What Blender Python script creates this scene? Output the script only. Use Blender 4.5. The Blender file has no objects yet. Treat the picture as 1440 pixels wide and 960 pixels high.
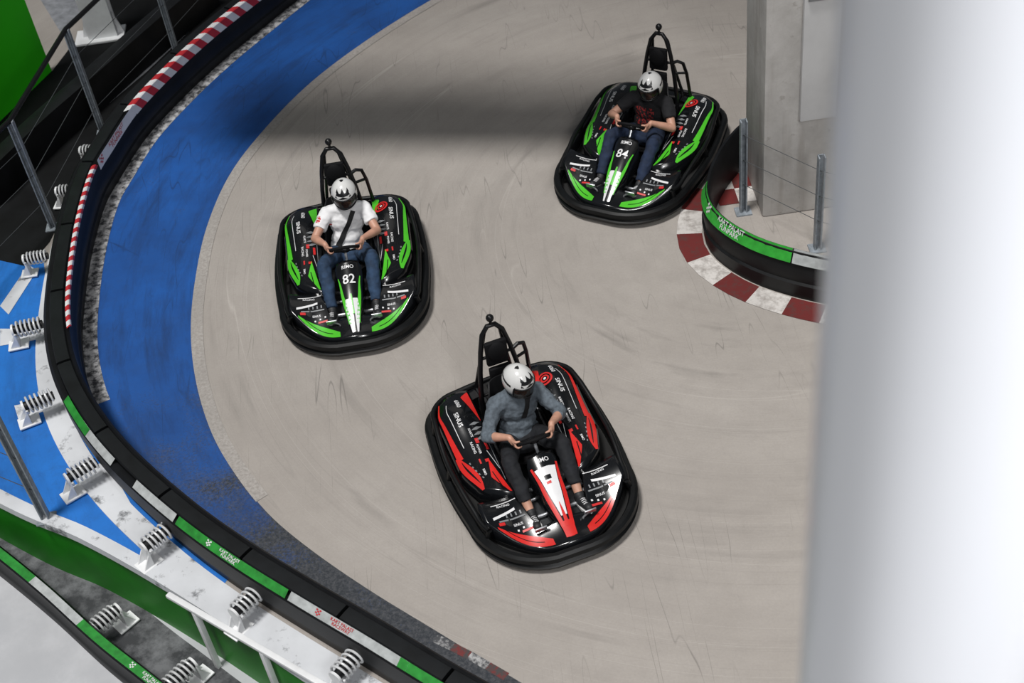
import bpy, bmesh, math, random
from mathutils import Vector, Matrix, noise
from mathutils.bvhtree import BVHTree
random.seed(4)
PI = math.pi
SC = bpy.context.scene
COL = SC.collection
V = Vector
def sm(t):
    t = max(0., min(1., t)); return t*t*(3-2*t)
def lerp(a, b, t): return a+(b-a)*t

# ------------------------------------------------------------------ camera
FPX = 2050.; TH = math.radians(43.74); H = 9.45
dn = V((310., 2120.)).normalized(); DX, DY = dn.x, dn.y
F = V((0, math.cos(TH), -math.sin(TH))); R0 = V((1, 0, 0)); NU = V((0, -math.sin(TH), -math.cos(TH)))
R = R0*DY + NU*DX
D = R0*(-DX) + NU*DY
CAM = V((0, 0, H))
def G(px, py, z=0.):
    r = F + R*((px-720)/FPX) + D*((py-480)/FPX)
    return CAM + r*((z-H)/r.z)
cd = bpy.data.cameras.new('camera'); cam = bpy.data.objects.new('camera', cd); COL.objects.link(cam)
U = -D
cam.matrix_world = Matrix(((R.x, U.x, -F.x, CAM.x), (R.y, U.y, -F.y, CAM.y), (R.z, U.z, -F.z, CAM.z), (0, 0, 0, 1)))
cd.sensor_width = 36; cd.lens = 36*FPX/1440
cd.dof.use_dof = True; cd.dof.focus_distance = 13.2; cd.dof.aperture_fstop = 1.7
cd.clip_start = .05
SC.camera = cam
SC.view_settings.view_transform = 'Standard'
SC.view_settings.look = 'None'

# ------------------------------------------------------------------ materials
class NT:
    def __init__(s, name):
        s.m = bpy.data.materials.new(name); s.m.use_nodes = True
        s.t = s.m.node_tree; s.b = s.t.nodes['Principled BSDF']
    def n(s, ty, **k):
        o = s.t.nodes.new(ty)
        for a, b in k.items(): setattr(o, a, b)
        return o
    def l(s, a, b): s.t.links.new(a, b)
    def math(s, op, a, b=None, clamp=False):
        o = s.n('ShaderNodeMath', operation=op); o.use_clamp = clamp
        for i, v in enumerate((a, b)):
            if v is None: continue
            if isinstance(v, (int, float)): o.inputs[i].default_value = v
            else: s.l(v, o.inputs[i])
        return o.outputs[0]
    def noise(s, vec, scale, detail=4, rough=.55):
        o = s.n('ShaderNodeTexNoise'); o.inputs['Scale'].default_value = scale
        o.inputs['Detail'].default_value = detail; o.inputs['Roughness'].default_value = rough
        if vec is not None: s.l(vec, o.inputs['Vector'])
        return o.outputs['Fac']
    def ramp(s, fac, a, b):
        o = s.n('ShaderNodeMapRange'); o.inputs['From Min'].default_value = a; o.inputs['From Max'].default_value = b
        s.l(fac, o.inputs['Value']); return o.outputs['Result']
    def mix(s, fac, a, b):
        o = s.n('ShaderNodeMix', data_type='RGBA')
        if isinstance(fac, (int, float)): o.inputs[0].default_value = fac
        else: s.l(fac, o.inputs[0])
        for i, v in ((6, a), (7, b)):
            if isinstance(v, tuple): o.inputs[i].default_value = (*v, 1)
            else: s.l(v, o.inputs[i])
        return o.outputs[2]
    def comb(s, x, y, z=0.):
        o = s.n('ShaderNodeCombineXYZ')
        for i, v in enumerate((x, y, z)):
            if isinstance(v, (int, float)): o.inputs[i].default_value = v
            else: s.l(v, o.inputs[i])
        return o.outputs[0]
    def bump(s, h, st, dist=.01):
        o = s.n('ShaderNodeBump'); o.inputs['Strength'].default_value = st; o.inputs['Distance'].default_value = dist
        s.l(h, o.inputs['Height']); s.l(o.outputs[0], s.b.inputs['Normal'])
def mat(name, col, rough=.5, metal=0., var=.12, scale=9., bump=0., coat=0., spec=.5):
    t = NT(name); tc = t.n('ShaderNodeTexCoord').outputs['Object']
    f = t.noise(tc, scale)
    a = tuple(max(0, c*(1-var)) for c in col); b = tuple(min(1, c*(1+var)) for c in col)
    t.l(t.mix(t.ramp(f, .3, .7), a, b), t.b.inputs['Base Color'])
    t.b.inputs['Roughness'].default_value = rough; t.b.inputs['Metallic'].default_value = metal
    t.b.inputs['Specular IOR Level'].default_value = spec
    t.b.inputs['Coat Weight'].default_value = coat
    if bump: t.bump(t.noise(tc, scale*6), bump)
    return t.m
def worn(name, col, under, scale=5., lo=.42, hi=.55, rough=.7):
    t = NT(name); tc = t.n('ShaderNodeTexCoord').outputs['Object']
    w = t.ramp(t.noise(tc, scale, 9, .7), lo, hi)
    v = t.ramp(t.noise(tc, 1.5, 5), .3, .7)
    c2 = tuple(c*.75 for c in col)
    t.l(t.mix(w, under, t.mix(v, c2, col)), t.b.inputs['Base Color'])
    t.b.inputs['Roughness'].default_value = rough
    return t.m
def circ(a, b, c):
    ax, ay, bx, by, cx, cy = a.x, a.y, b.x, b.y, c.x, c.y
    d = 2*(ax*(by-cy)+bx*(cy-ay)+cx*(ay-by))
    return V((((ax*ax+ay*ay)*(by-cy)+(bx*bx+by*by)*(cy-ay)+(cx*cx+cy*cy)*(ay-by))/d,
              ((ax*ax+ay*ay)*(cx-bx)+(bx*bx+by*by)*(ax-cx)+(cx*cx+cy*cy)*(bx-ax))/d, 0))
CC = circ(G(440, 115), G(270, 470), G(440, 775))
def polar(t):
    tc = t.n('ShaderNodeTexCoord').outputs['Object']
    s = t.n('ShaderNodeSeparateXYZ'); t.l(tc, s.inputs[0])
    x = t.math('SUBTRACT', s.outputs[0], CC.x); y = t.math('SUBTRACT', s.outputs[1], CC.y)
    r = t.math('SQRT', t.math('ADD', t.math('MULTIPLY', x, x), t.math('MULTIPLY', y, y)))
    a = t.math('ARCTAN2', t.math('MULTIPLY', y, -1.), t.math('MULTIPLY', x, -1.))
    return tc, r, a
def contour(t, q, c, wd):
    return t.math('SUBTRACT', 1., t.ramp(t.math('ABSOLUTE', t.math('SUBTRACT', q, c)), 0., wd), True)
def concrete():
    t = NT('track_concrete'); tc, r, a = polar(t)
    big = t.ramp(t.noise(tc, .5, 5), .3, .7)
    c = t.mix(big, (.335, .305, .277), (.395, .364, .334))
    st = t.ramp(t.noise(t.comb(t.math('MULTIPLY', r, 1.8), t.math('MULTIPLY', a, 1.6)), 2.0, 9, .66), .3, .72)
    c = t.mix(t.math('MULTIPLY', t.math('SUBTRACT', 1., st), .24), c, (.18, .16, .145))
    gr = t.ramp(t.noise(tc, 50, 3), .35, .65)
    c = t.mix(t.math('MULTIPLY', gr, .16), c, (.22, .202, .186))
    mo = t.ramp(t.noise(tc, 3.5, 8, .75), .45, .7)
    c = t.mix(t.math('MULTIPLY', mo, .22), c, (.21, .19, .173))
    far = t.ramp(r, 1.6, 3.4)
    for sc, wd, am in ((1.3, .0014, .26), (2.1, .0013, .24), (2.9, .0013, .2), (3.7, .0012, .18)):
        q = t.noise(t.comb(t.math('MULTIPLY', r, 1.5*sc), t.math('MULTIPLY', a, .12), sc), 1.2, 0)
        c = t.mix(t.math('MULTIPLY', t.math('MULTIPLY', contour(t, q, .5, wd), far), am), c, (.62, .58, .54))
        q = t.noise(t.comb(t.math('MULTIPLY', r, 1.9*sc), t.math('MULTIPLY', a, .16), sc+7), 1.2, 0)
        c = t.mix(t.math('MULTIPLY', t.math('MULTIPLY', contour(t, q, .5, wd*2.), far), am*.8), c, (.14, .127, .117))
    q = t.noise(t.comb(t.math('MULTIPLY', r, 3.2), t.math('MULTIPLY', a, 1.0), 3.), 2.0, 5)
    m = t.ramp(q, .54, .75); ar = t.ramp(t.noise(tc, .6, 2), .42, .62)
    c = t.mix(t.math('MULTIPLY', t.math('MULTIPLY', m, ar), .5), c, (.12, .11, .1))
    for rot, off in ((.5, .56), (-.35, .47), (1.1, .6)):
        v2 = t.n('ShaderNodeMapping'); v2.inputs['Rotation'].default_value = (0, 0, rot); v2.inputs['Scale'].default_value = (6, .35, 1); t.l(tc, v2.inputs[0])
        q = t.noise(v2.outputs[0], 1.3, 0); ar = t.ramp(t.noise(tc, .8+rot*.1, 2), .53, .64)
        c = t.mix(t.math('MULTIPLY', t.math('MULTIPLY', contour(t, q, off, .008), ar), .5), c, (.07, .065, .06))
    t.l(c, t.b.inputs['Base Color']); t.b.inputs['Roughness'].default_value = .62
    t.bump(t.noise(tc, 60, 4), .1)
    return t.m
def bluepaint(name, wearuv=True):
    t = NT(name); tc, r, a = polar(t)
    big = t.ramp(t.noise(tc, 1.0, 7, .65), .3, .72)
    c = t.mix(big, (.005, .048, .195), (.007, .092, .37)) if wearuv else t.mix(big, (.008, .12, .43), (.012, .18, .62))
    q = t.noise(t.comb(t.math('MULTIPLY', r, 2.4), t.math('MULTIPLY', a, 2.2), 1.), 2.2, 9, .72)
    c = t.mix(t.math('MULTIPLY', t.ramp(q, .48, .74), .7 if wearuv else .4), c, (.005, .018, .06))
    q = t.noise(tc, 6, 9, .8)
    c = t.mix(t.math('MULTIPLY', t.ramp(q, .50, .72), .4), c, (.015, .06, .2))
    if wearuv:
        uv = t.n('ShaderNodeUVMap').outputs[0]; s = t.n('ShaderNodeSeparateXYZ'); t.l(uv, s.inputs[0])
        for rot in (.9, -.4, .2):
            v2 = t.n('ShaderNodeMapping'); v2.inputs['Rotation'].default_value = (0, 0, rot); v2.inputs['Scale'].default_value = (4, .5, 1); t.l(tc, v2.inputs[0])
            q = t.noise(v2.outputs[0], 1.5, 0); ar = t.ramp(t.noise(tc, 1.1+rot*.2, 4), .52, .66)
            c = t.mix(t.math('MULTIPLY', t.math('MULTIPLY', contour(t, q, .5, .012), ar), .5), c, (.003, .012, .035))
        w = t.noise(tc, 45, 5, .8); w2 = t.noise(tc, 2.0, 5)
        e = t.ramp(s.outputs[1], 0., .05)
        k = t.math('ADD', t.math('MULTIPLY', t.math('SUBTRACT', 1., e), .07), t.math('MULTIPLY', t.ramp(s.outputs[0], .59, .84), .36))
        m = t.ramp(t.math('ADD', t.math('ADD', t.math('MULTIPLY', w, .5), t.math('MULTIPLY', w2, .5)), k), .58, .78)
        d = t.ramp(t.noise(tc, 30, 5, .8), .42, .68)
        c = t.mix(m, c, t.mix(d, (.018, .022, .029), (.075, .078, .085)))
    t.l(c, t.b.inputs['Base Color']); t.b.inputs['Roughness'].default_value = .55
    return t.m
def pillar_mat():
    t = NT('stained_pillar_concrete'); tc = t.n('ShaderNodeTexCoord').outputs['Object']
    c = t.mix(t.ramp(t.noise(tc, 2.2, 8, .65), .35, .65), (.44, .425, .405), (.60, .585, .565))
    v2 = t.n('ShaderNodeMapping'); v2.inputs['Scale'].default_value = (6, 6, .5); t.l(tc, v2.inputs[0])
    c = t.mix(t.math('MULTIPLY', t.ramp(t.noise(v2.outputs[0], 1.5, 5), .52, .72), .45), c, (.30, .27, .24))
    c = t.mix(t.math('MULTIPLY', t.ramp(t.noise(tc, 9, 6, .7), .60, .70), .5), c, (.22, .19, .165))
    t.l(c, t.b.inputs['Base Color']); t.b.inputs['Roughness'].default_value = .75
    t.bump(t.noise(tc, 40, 4), .15)
    return t.m
M = dict(
    concrete=concrete(), blue=bluepaint('blue_track_paint'), blue2=bluepaint('blue_platform_paint', False),
    paleband=worn('pale_worn_band', (.40, .375, .35), (.26, .24, .222), 34, .36, .62),
    wornwhite=worn('worn_white_paint', (.54, .54, .55), (.03, .032, .038), 11, .42, .60),
    fadedred=worn('faded_red_paint', (.15, .02, .02), (.05, .045, .045), 14, .44, .58),
    fadedwhite=worn('faded_white_paint', (.42, .42, .42), (.05, .052, .058), 14, .46, .60),
    whitebase=worn('scuffed_white_base', (.66, .68, .71), (.12, .125, .135), 4, .33, .43),
    asphalt=mat('dark_asphalt', (.004, .0045, .005), .85, var=.5, scale=3, spec=.2),
    greystrip=mat('grey_strip_paint', (.22, .23, .25), .8, var=.3),
    lowconc=worn('lower_lane_concrete', (.50, .51, .53), (.40, .41, .43), 3, .3, .6),
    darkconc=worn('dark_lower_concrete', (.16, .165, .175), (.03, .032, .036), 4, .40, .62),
    redkerb=worn('red_kerb_paint', (.135, .012, .011), (.07, .03, .026), 9, .32, .5),
    whitekerb=worn('white_kerb_paint', (.66, .63, .60), (.30, .275, .255), 9, .36, .54),
    rubber=mat('black_rubber', (.0045, .005, .006), .5, var=.5, scale=4, bump=.05, spec=.3),
    block=mat('black_plastic_block', (.005, .006, .007), .5, var=.4, scale=5, spec=.3),
    red=mat('red_band', (.46, .02, .028), .5), white=mat('white_band', (.68, .68, .69), .5, var=.06),
    green=mat('green_banner', (.018, .22, .028), .45, var=.3, scale=14), greywhite=mat('grey_white_banner', (.38, .40, .40), .5, var=.2, scale=14),
    wallgreen=mat('green_board', (.010, .20, .005), .5, var=.25, scale=2),
    panelgreen=mat('bright_green_panel', (.025, .48, .005), .5, var=.15, scale=.8),
    steel=mat('galvanised_steel', (.24, .27, .30), .5, .1, var=.3, scale=20), cable=mat('dark_cable', (.05, .055, .06), .6),
    whitesteel=mat('white_painted_steel', (.74, .75, .76), .4, var=.08, scale=6), coil=mat('pale_spring_steel', (.60, .61, .62), .35, .1, var=.15, scale=12),
    pillarconc=pillar_mat(),
    board=mat('pale_grey_board', (.64, .645, .65), .6, var=.08, scale=3),
    column=mat('white_gloss_column', (.83, .845, .885), .35, var=.02, scale=1, coat=.3),
    kblack=mat('black_bodywork', (.004, .0045, .0055), .2, var=.3, coat=.5),
    bumper=mat('bumper_plastic', (.0035, .004, .0045), .45, var=.4, spec=.3),
    tube=mat('black_steel_tube', (.006, .006, .007), .35, spec=.35), seat=mat('seat_plastic', (.008, .008, .009), .5),
    pad=mat('headrest_foam', (.005, .005, .006), .8, spec=.2), tyre=mat('kart_tyre', (.008, .008, .008), .75),
    metal=mat('bare_metal', (.40, .41, .43), .35, .7, var=.3, scale=25), pan=mat('floor_pan_sheet', (.035, .037, .04), .45, .3, var=.6, scale=12),
    engine=mat('engine_casting', (.02, .021, .023), .5, .3, var=.4, scale=15),
    kgreen=mat('kart_green', (.075, .50, .025), .28, var=.08, coat=.4), kred=mat('kart_red', (.62, .022, .018), .28, var=.08, coat=.4),
    kwhite=mat('decal_white', (.72, .72, .73), .35, var=.05), kgrey=mat('decal_grey', (.2, .21, .22), .4), logo=mat('decal_red', (.55, .02, .02), .4),
    skin=mat('skin', (.50, .27, .19), .5, var=.12, scale=14), tee=mat('white_cotton', (.78, .78, .79), .85, var=.06, scale=14, bump=.1),
    blacktee=mat('black_cotton', (.008, .008, .010), .9, bump=.1), print=mat('red_shirt_print', (.30, .02, .02), .8),
    sweater=mat('grey_blue_knit', (.10, .122, .145), .9, var=.3, scale=30, bump=.3), jeans=mat('blue_denim', (.016, .040, .086), .85, var=.4, scale=12, bump=.15),
    darkjeans=mat('dark_blue_denim', (.007, .017, .045), .85, var=.35, scale=12, bump=.15), trousers=mat('black_trousers', (.007, .008, .011), .85, var=.3),
    shoe=mat('dark_grey_shoe', (.02, .021, .023), .6), sole=mat('white_sole', (.7, .7, .7), .6), darksole=mat('grey_sole', (.12, .12, .12), .6),
    helmet=mat('silver_helmet', (.66, .66, .65), .22, .0, var=.04, coat=.6), hblack=mat('helmet_black', (.006, .006, .007), .35),
    strap=mat('belt_webbing', (.008, .008, .009), .7), eye=mat('eyeball', (.5, .48, .45), .2))
t = NT('tinted_visor'); t.b.inputs['Roughness'].default_value = .08
tcv = t.n('ShaderNodeTexCoord').outputs['Object']; t.l(t.mix(t.noise(tcv, 3), (.004, .004, .005), (.01, .01, .012)), t.b.inputs['Base Color'])
t.b.inputs['Alpha'].default_value = .72; M['visor'] = t.m

# ------------------------------------------------------------------ mesh helper
TXT = {}
def text_mesh(s):
    if s not in TXT:
        cu = bpy.data.curves.new('txt', 'FONT'); cu.body = s; cu.align_x = 'CENTER'; cu.align_y = 'CENTER'; cu.resolution_u = 3; cu.offset = .012
        o = bpy.data.objects.new('txt', cu); COL.objects.link(o)
        dg = bpy.context.evaluated_depsgraph_get(); dg.update()
        me = bpy.data.meshes.new_from_object(o.evaluated_get(dg))
        TXT[s] = ([v.co.copy() for v in me.vertices], [tuple(p.vertices) for p in me.polygons])
        bpy.data.objects.remove(o); bpy.data.curves.remove(cu); bpy.data.meshes.remove(me)
    return TXT[s]
class MB:
    def __init__(s): s.bm = bmesh.new(); s.mi = 0
    def face(s, vs):
        try: f = s.bm.faces.new(vs); f.material_index = s.mi; return f
        except ValueError: return None
    def v(s, p): return s.bm.verts.new(p)
    def poly(s, pts): return s.face([s.v(p) for p in pts])
    def grid(s, rows, closeu=False, closev=False):
        g = [[s.v(p) for p in r] for r in rows]; nr = len(g); nc = len(g[0])
        for i in range(nr if closeu else nr-1):
            for j in range(nc if closev else nc-1):
                s.face([g[i][j], g[(i+1) % nr][j], g[(i+1) % nr][(j+1) % nc], g[i][(j+1) % nc]])
        return g
    def tube(s, pts, r, seg=8, closed=False, radii=None):
        pts = [V(p) for p in pts]; n = len(pts); rows = []; up = None
        for i, p in enumerate(pts):
            if closed: tg = pts[(i+1) % n]-pts[i-1]
            else: tg = pts[min(i+1, n-1)]-pts[max(i-1, 0)]
            tg.normalize()
            if up is None:
                up = V((0, 0, 1)) if abs(tg.z) < .9 else V((1, 0, 0))
            up = (up-tg*up.dot(tg)).normalized(); sd = tg.cross(up)
            rr = radii[i] if radii else r
            rows.append([p+up*(rr*math.cos(2*PI*k/seg))+sd*(rr*math.sin(2*PI*k/seg)) for k in range(seg)])
        g = s.grid(rows, closed, True)
        if not closed: s.face(g[0][::-1]); s.face(g[-1])
    def box(s, c, sz, rot=None, bevel=0.):
        m = Matrix.Translation(V(c)) @ (rot.to_4x4() if rot else Matrix()) @ Matrix.Diagonal((*sz, 1))
        r = bmesh.ops.create_cube(s.bm, size=1, matrix=m)
        fs = {f for v in r['verts'] for f in v.link_faces}
        for f in fs: f.material_index = s.mi
        if bevel:
            es = list({e for v in r['verts'] for e in v.link_edges})
            o = bmesh.ops.bevel(s.bm, geom=es, offset=bevel, segments=2, affect='EDGES', profile=.6)
            for f in o['faces']: f.material_index = s.mi
    def ell(s, c, r3, rot=None, seg=20):
        m = Matrix.Translation(V(c)) @ (rot.to_4x4() if rot else Matrix()) @ Matrix.Diagonal((*r3, 1))
        r = bmesh.ops.create_uvsphere(s.bm, u_segments=seg, v_segments=seg//2+2, radius=1, matrix=m)
        for f in {f for v in r['verts'] for f in v.link_faces}: f.material_index = s.mi
    def cap(s, p, q, r1, r2, ends=True):
        p, q = V(p), V(q); s.tube([p, p.lerp(q, .5), q], 0, 16, radii=[r1, (r1+r2)/2, r2])
        if ends: s.ell(p, (r1,)*3, seg=16); s.ell(q, (r2,)*3, seg=16)
    def lathe(s, prof, mtx, seg=24):
        rows = [[mtx @ V((r*math.cos(2*PI*k/seg), r*math.sin(2*PI*k/seg), h)) for k in range(seg)] for r, h in prof]
        g = s.grid(rows, False, True); s.face(g[0][::-1]); s.face(g[-1])
    def patch(s, fn, nu, nv):
        return s.grid([[fn(i/nu, j/nv) for j in range(nv+1)] for i in range(nu+1)])
    def shell(s, fn, nu, nv, zb):
        g = s.patch(fn, nu, nv)
        ring = g[0][:] + [r[-1] for r in g[1:]] + g[-1][-2::-1] + [r[0] for r in g[-2:0:-1]]
        lo = [s.v((v.co.x, v.co.y, min(zb, v.co.z-.005))) for v in ring]
        for i in range(len(ring)):
            j = (i+1) % len(ring); s.face([ring[i], ring[j], lo[j], lo[i]])
    def text(s, st, size, fn):
        vs, ps = text_mesh(st); nv = [s.v(fn(p.x*size, p.y*size)) for p in vs]
        for p in ps: s.face([nv[i] for i in p])
    def prism(s, pts, ext):
        a = [s.v(p) for p in pts]; b = [s.v(V(p)+V(ext)) for p in pts]; n = len(a)
        s.face(a[::-1]); s.face(b)
        for i in range(n): s.face([a[i], a[(i+1) % n], b[(i+1) % n], b[i]])
    def build(s, name, mats, parent=None, ang=38, recalc=True):
        if not isinstance(mats, (list, tuple)): mats = [mats]
        bm = s.bm
        if recalc: bmesh.ops.recalc_face_normals(bm, faces=bm.faces)
        lim = math.radians(ang)
        for f in bm.faces: f.smooth = True
        for e in bm.edges:
            if len(e.link_faces) == 2 and e.calc_face_angle(0) > lim: e.smooth = False
        me = bpy.data.meshes.new(name); bm.to_mesh(me); bm.free()
        return link(name, me, mats, parent)
def link(name, me, mats, parent=None):
    if not isinstance(mats, (list, tuple)): mats = [mats]
    for m in mats: me.materials.append(m)
    o = bpy.data.objects.new(name, me); COL.objects.link(o); o.parent = parent
    return o
def tag(o, label, cat, group=None):
    o['label'] = label; o['category'] = cat
    if group: o['group'] = group
    return o
def thing(name, label, cat, loc=(0, 0, 0), rz=0., group=None):
    o = bpy.data.objects.new(name, None); COL.objects.link(o); o.empty_display_size = .1
    o.location = loc; o.rotation_euler = (0, 0, rz)
    return tag(o, label, cat, group)
def struct(name, mb, m, parent=None):
    o = mb.build(name, m, parent)
    if parent is None: o['kind'] = 'structure'
    return o
def flat(name, px, z, m):
    b = MB(); b.poly([(p.x, p.y, z) for p in [G(x, y, z) for x, y in px]])
    bmesh.ops.triangulate(b.bm, faces=b.bm.faces[:]); return struct(name, b, m)

# ------------------------------------------------------------------ paths
class Path:
    def __init__(s, pts, step=.08):
        pts = [V((p[0], p[1], 0)) for p in pts]; q = [pts[0]*2-pts[1]]+pts+[pts[-1]*2-pts[-2]]
        d = []
        for i in range(1, len(q)-2):
            for k in range(24):
                t = k/24; a, b, c, e = q[i-1:i+3]
                d.append(.5*((2*b)+(c-a)*t+(2*a-5*b+4*c-e)*t*t+(3*b-3*c+e-a)*t**3))
        d.append(pts[-1]); s.d = d; s.c = [0.]
        for i in range(1, len(d)): s.c.append(s.c[-1]+(d[i]-d[i-1]).length)
        s.L = s.c[-1]
    def at(s, x):
        x = max(0., min(s.L, x)); lo, hi = 0, len(s.c)-1
        while hi-lo > 1:
            m = (lo+hi)//2
            if s.c[m] <= x: lo = m
            else: hi = m
        t = (x-s.c[lo])/max(1e-9, s.c[hi]-s.c[lo]); p = s.d[lo].lerp(s.d[hi], t)
        a = s.d[max(0, lo-8)]; b = s.d[min(len(s.d)-1, hi+8)]; tg = (b-a).normalized()
        return p, tg, V((tg.y, -tg.x, 0))
    def P(s, x, n, z):
        p, tg, nn = s.at(x); r = p+nn*n; return V((r.x, r.y, z))
    def near(s, w):
        w = V((w.x, w.y, 0)); i = min(range(len(s.d)), key=lambda k: (s.d[k]-w).length_squared); return s.c[i]
    def sweep(s, mb, s0, s1, prof, closed=True, ds=.12):
        n = max(2, int((s1-s0)/ds))
        g = mb.grid([[s.P(lerp(s0, s1, i/n), a, z) for a, z in prof] for i in range(n+1)], False, closed)
        if closed: mb.face(g[0][::-1]); mb.face(g[-1])

BT = .50
OUT = [(560, -150), (440, -72), (345, 0), (295, 40), (245, 85), (190, 142), (152, 198), (128, 240), (108, 310), (96, 390), (95, 450), (108, 510), (140, 570), (190, 630),
       (270, 700), (350, 757), (440, 812), (540, 870), (640, 930), (740, 985), (840, 1040)]
BP = Path([G(x, y, BT) for x, y in OUT])
INN = [(800, -110), (700, -50), (608, 0), (520, 55), (440, 115), (375, 180), (325, 245), (292, 320), (275, 400), (270, 470), (278, 540), (300, 610), (335, 670), (380, 725),
       (440, 775), (520, 830), (610, 885), (700, 940), (800, 1000), (880, 1050)]
IP = Path([G(x, y, 0) for x, y in INN])

# ------------------------------------------------------------------ floors
ZL = -.75
EPX = [(-260, 560), (0, 705), (120, 758), (250, 832), (430, 950), (660, 1100)]
E = [G(*q) for q in EPX]
mb = MB()
pts = [V((e.x, e.y, 0)) for e in E]+[V((-1.5, -2.5, 0)), V((13, -2.5, 0)), V((15, 32, 0)), V((-16, 32, 0)), V((-16, E[0].y, 0))]
mb.poly(pts); bmesh.ops.triangulate(mb.bm, faces=mb.bm.faces[:])
struct('floor', mb, M['concrete'])
def strip2(name, fa, fb, n, m, z, nv=1):
    b = MB(); uv = b.bm.loops.layers.uv.new('UVMap')
    g = b.patch(lambda u, v: (lambda p: V((p.x, p.y, z)))(fa(u).lerp(fb(u), v)), n, nv)
    idx = {}
    for i, r in enumerate(g):
        for j, q in enumerate(r): idx[q] = (i/n, j/nv)
    for f in b.bm.faces:
        for l in f.loops: l[uv].uv = idx[l.vert]
    return struct(name, b, m)
def inn(u): return IP.at(u*IP.L)[0]
S_OUT = [BP.near(inn(u/60)) for u in range(61)]
for k in range(1, 61): S_OUT[k] = max(S_OUT[k], S_OUT[k-1]+.02)
for _ in range(6): S_OUT = [S_OUT[0]]+[(S_OUT[i-1]+S_OUT[i]*2+S_OUT[i+1])/4 for i in range(1, 60)]+[S_OUT[60]]
def outm(off):
    def f(u):
        k = min(59, int(u*60)); return BP.P(lerp(S_OUT[k], S_OUT[k+1], u*60-k), off, 0)
    return f
strip2('blue_runoff_paint', inn, outm(.0), 140, M['blue'], .003, 10)
strip2('pale_border_paint', lambda u: IP.P(u*IP.L*.74, -.11, 0), lambda u: IP.P(u*IP.L*.74, .01, 0), 140, M['paleband'], .005, 2)
b = MB(); BP.sweep(b, .5, BP.near(G(135, 570)), [(-.145, .006), (-.08, .0065), (.0, .006)], False)
struct('worn_white_edge_paint', b, M['wornwhite'])
flat('blue_platform_paint', ((-80, 470), (-60, 395), (10, 345), (60, 360), (90, 560), (150, 650), (240, 730), (330, 800), (295, 850), (250, 820), (120, 748), (0, 695), (-80, 660)), .003, M['blue2'])
b = MB(); BP.sweep(b, BP.near(G(90, 330, 0)), BP.near(G(250, 770)), [(.24, .006), (.24, .02), (.46, .02), (.46, .006)])
struct('white_base_plate', b, M['whitebase'])
b = MB(); BP.sweep(b, BP.near(G(250, 770)), BP.L, [(.24, .006), (.24, .02), (.50, .02), (.50, .006)])
struct('white_base_plate', b, M['whitebase'])
for q in (((0, 430), (40, 372), (52, 380), (12, 442)), ((0, 462), (60, 462), (60, 476), (0, 486)), ((130, 655), (150, 648), (205, 745), (190, 756)), ((20, 570), (70, 560), (74, 574), (26, 590))):
    flat('white_platform_line', q, .008, M['whitebase'])
KB = ((608, 902, 616, 892), (632, 914, 640, 904), (656, 926, 664, 916), (682, 941, 690, 931), (708, 956, 716, 946))
for i in range(4):
    q, n_ = KB[i], KB[i+1]
    flat('kerb_paint', ((q[2], q[3]), (n_[2], n_[3]), (n_[0], n_[1]), (q[0], q[1])), .006, M['fadedred'] if i % 2 else M['fadedwhite'])
EP = Path([G(*q) for q in EPX])
b = MB(); EP.sweep(b, 0, EP.L, [(-.09, .004), (-.09, .035), (.03, .035), (.03, -.05), (.0, -.05), (.0, .004)])
struct('trim_1', b, M['whitebase'])
b = MB(); EP.sweep(b, 0, EP.L, [(-.06, ZL-.02), (-.06, -.001), (.0, -.001), (.0, ZL-.02)])
struct('wall_front', b, M['wallgreen'])
b = MB(); b.poly([(-16, -4, ZL), (2.5, -4, ZL), (2.5, E[5].y, ZL), (E[3].x+.5, E[3].y+.8, ZL), (E[0].x, E[0].y+1, ZL), (-16, E[0].y+1, ZL)])
bmesh.ops.triangulate(b.bm, faces=b.bm.faces[:]); struct('floor_lower', b, M['lowconc'])
flat('dark_lane_floor', ((-160, 330), (-200, 150), (-60, 60), (73, 100), (150, 0), (240, -90), (420, -90), (330, 10), (190, 150), (110, 260), (70, 340), (40, 375)), .004, M['asphalt'])
for q in (((-60, 300), (0, 248), (95, 180), (200, 92), (270, 28), (278, 33), (206, 101), (102, 189), (0, 261), (-60, 312)), ((20, -60), (85, 45), (230, -60))):
    flat('grey_lane_line', q, .008, M['greystrip'])
a, c = G(73, 100), G(-120, 288); w = (a-c).normalized(); nn = V((-w.y, w.x, 0))
b = MB(); b.prism([c, a, a+nn*.08, c+nn*.08], (0, 0, 3.2)); struct('wall_left', b, M['panelgreen'])

# ------------------------------------------------------------------ outer barrier
bar = thing('crash_barrier', 'long black padded crash barrier with red white and green strips around the blue bend', 'barrier', BP.P(BP.near(G(95, 450)), 0, 0))
ROOT = bar.location.copy()
def under(o): o.location = -ROOT; o.parent = bar; return o
S_ST = BP.near(G(95, 455, BT)); S_A = BP.near(G(186, 148, BT)); S_B = BP.near(G(134, 228, BT))
b = MB(); BP.sweep(b, 0, BP.L, [(0, 0), (-.015, .12), (0, .14), (-.012, .26), (0, .28), (0, .47), (.02, .49), (.04, .47), (.04, 0)])
under(b.build('skirt', M['rubber']))
b = MB(); BP.sweep(b, 0, BP.L, [(.20, .0), (.22, .20), (.25, .22), (.25, .42), (.22, .45), (.18, .44), (.16, .0)]); under(b.build('outer_wall', M['rubber']))
s = 0.1
while s+1.0 < BP.L:
    b = MB(); BP.sweep(b, s, s+1.0, [(.042, .30), (.042, .475), (.05, .485), (.10, .488), (.165, .485), (.175, .475), (.175, .30)])
    under(b.build('padding_block', M['block'])); s += 1.03
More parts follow.
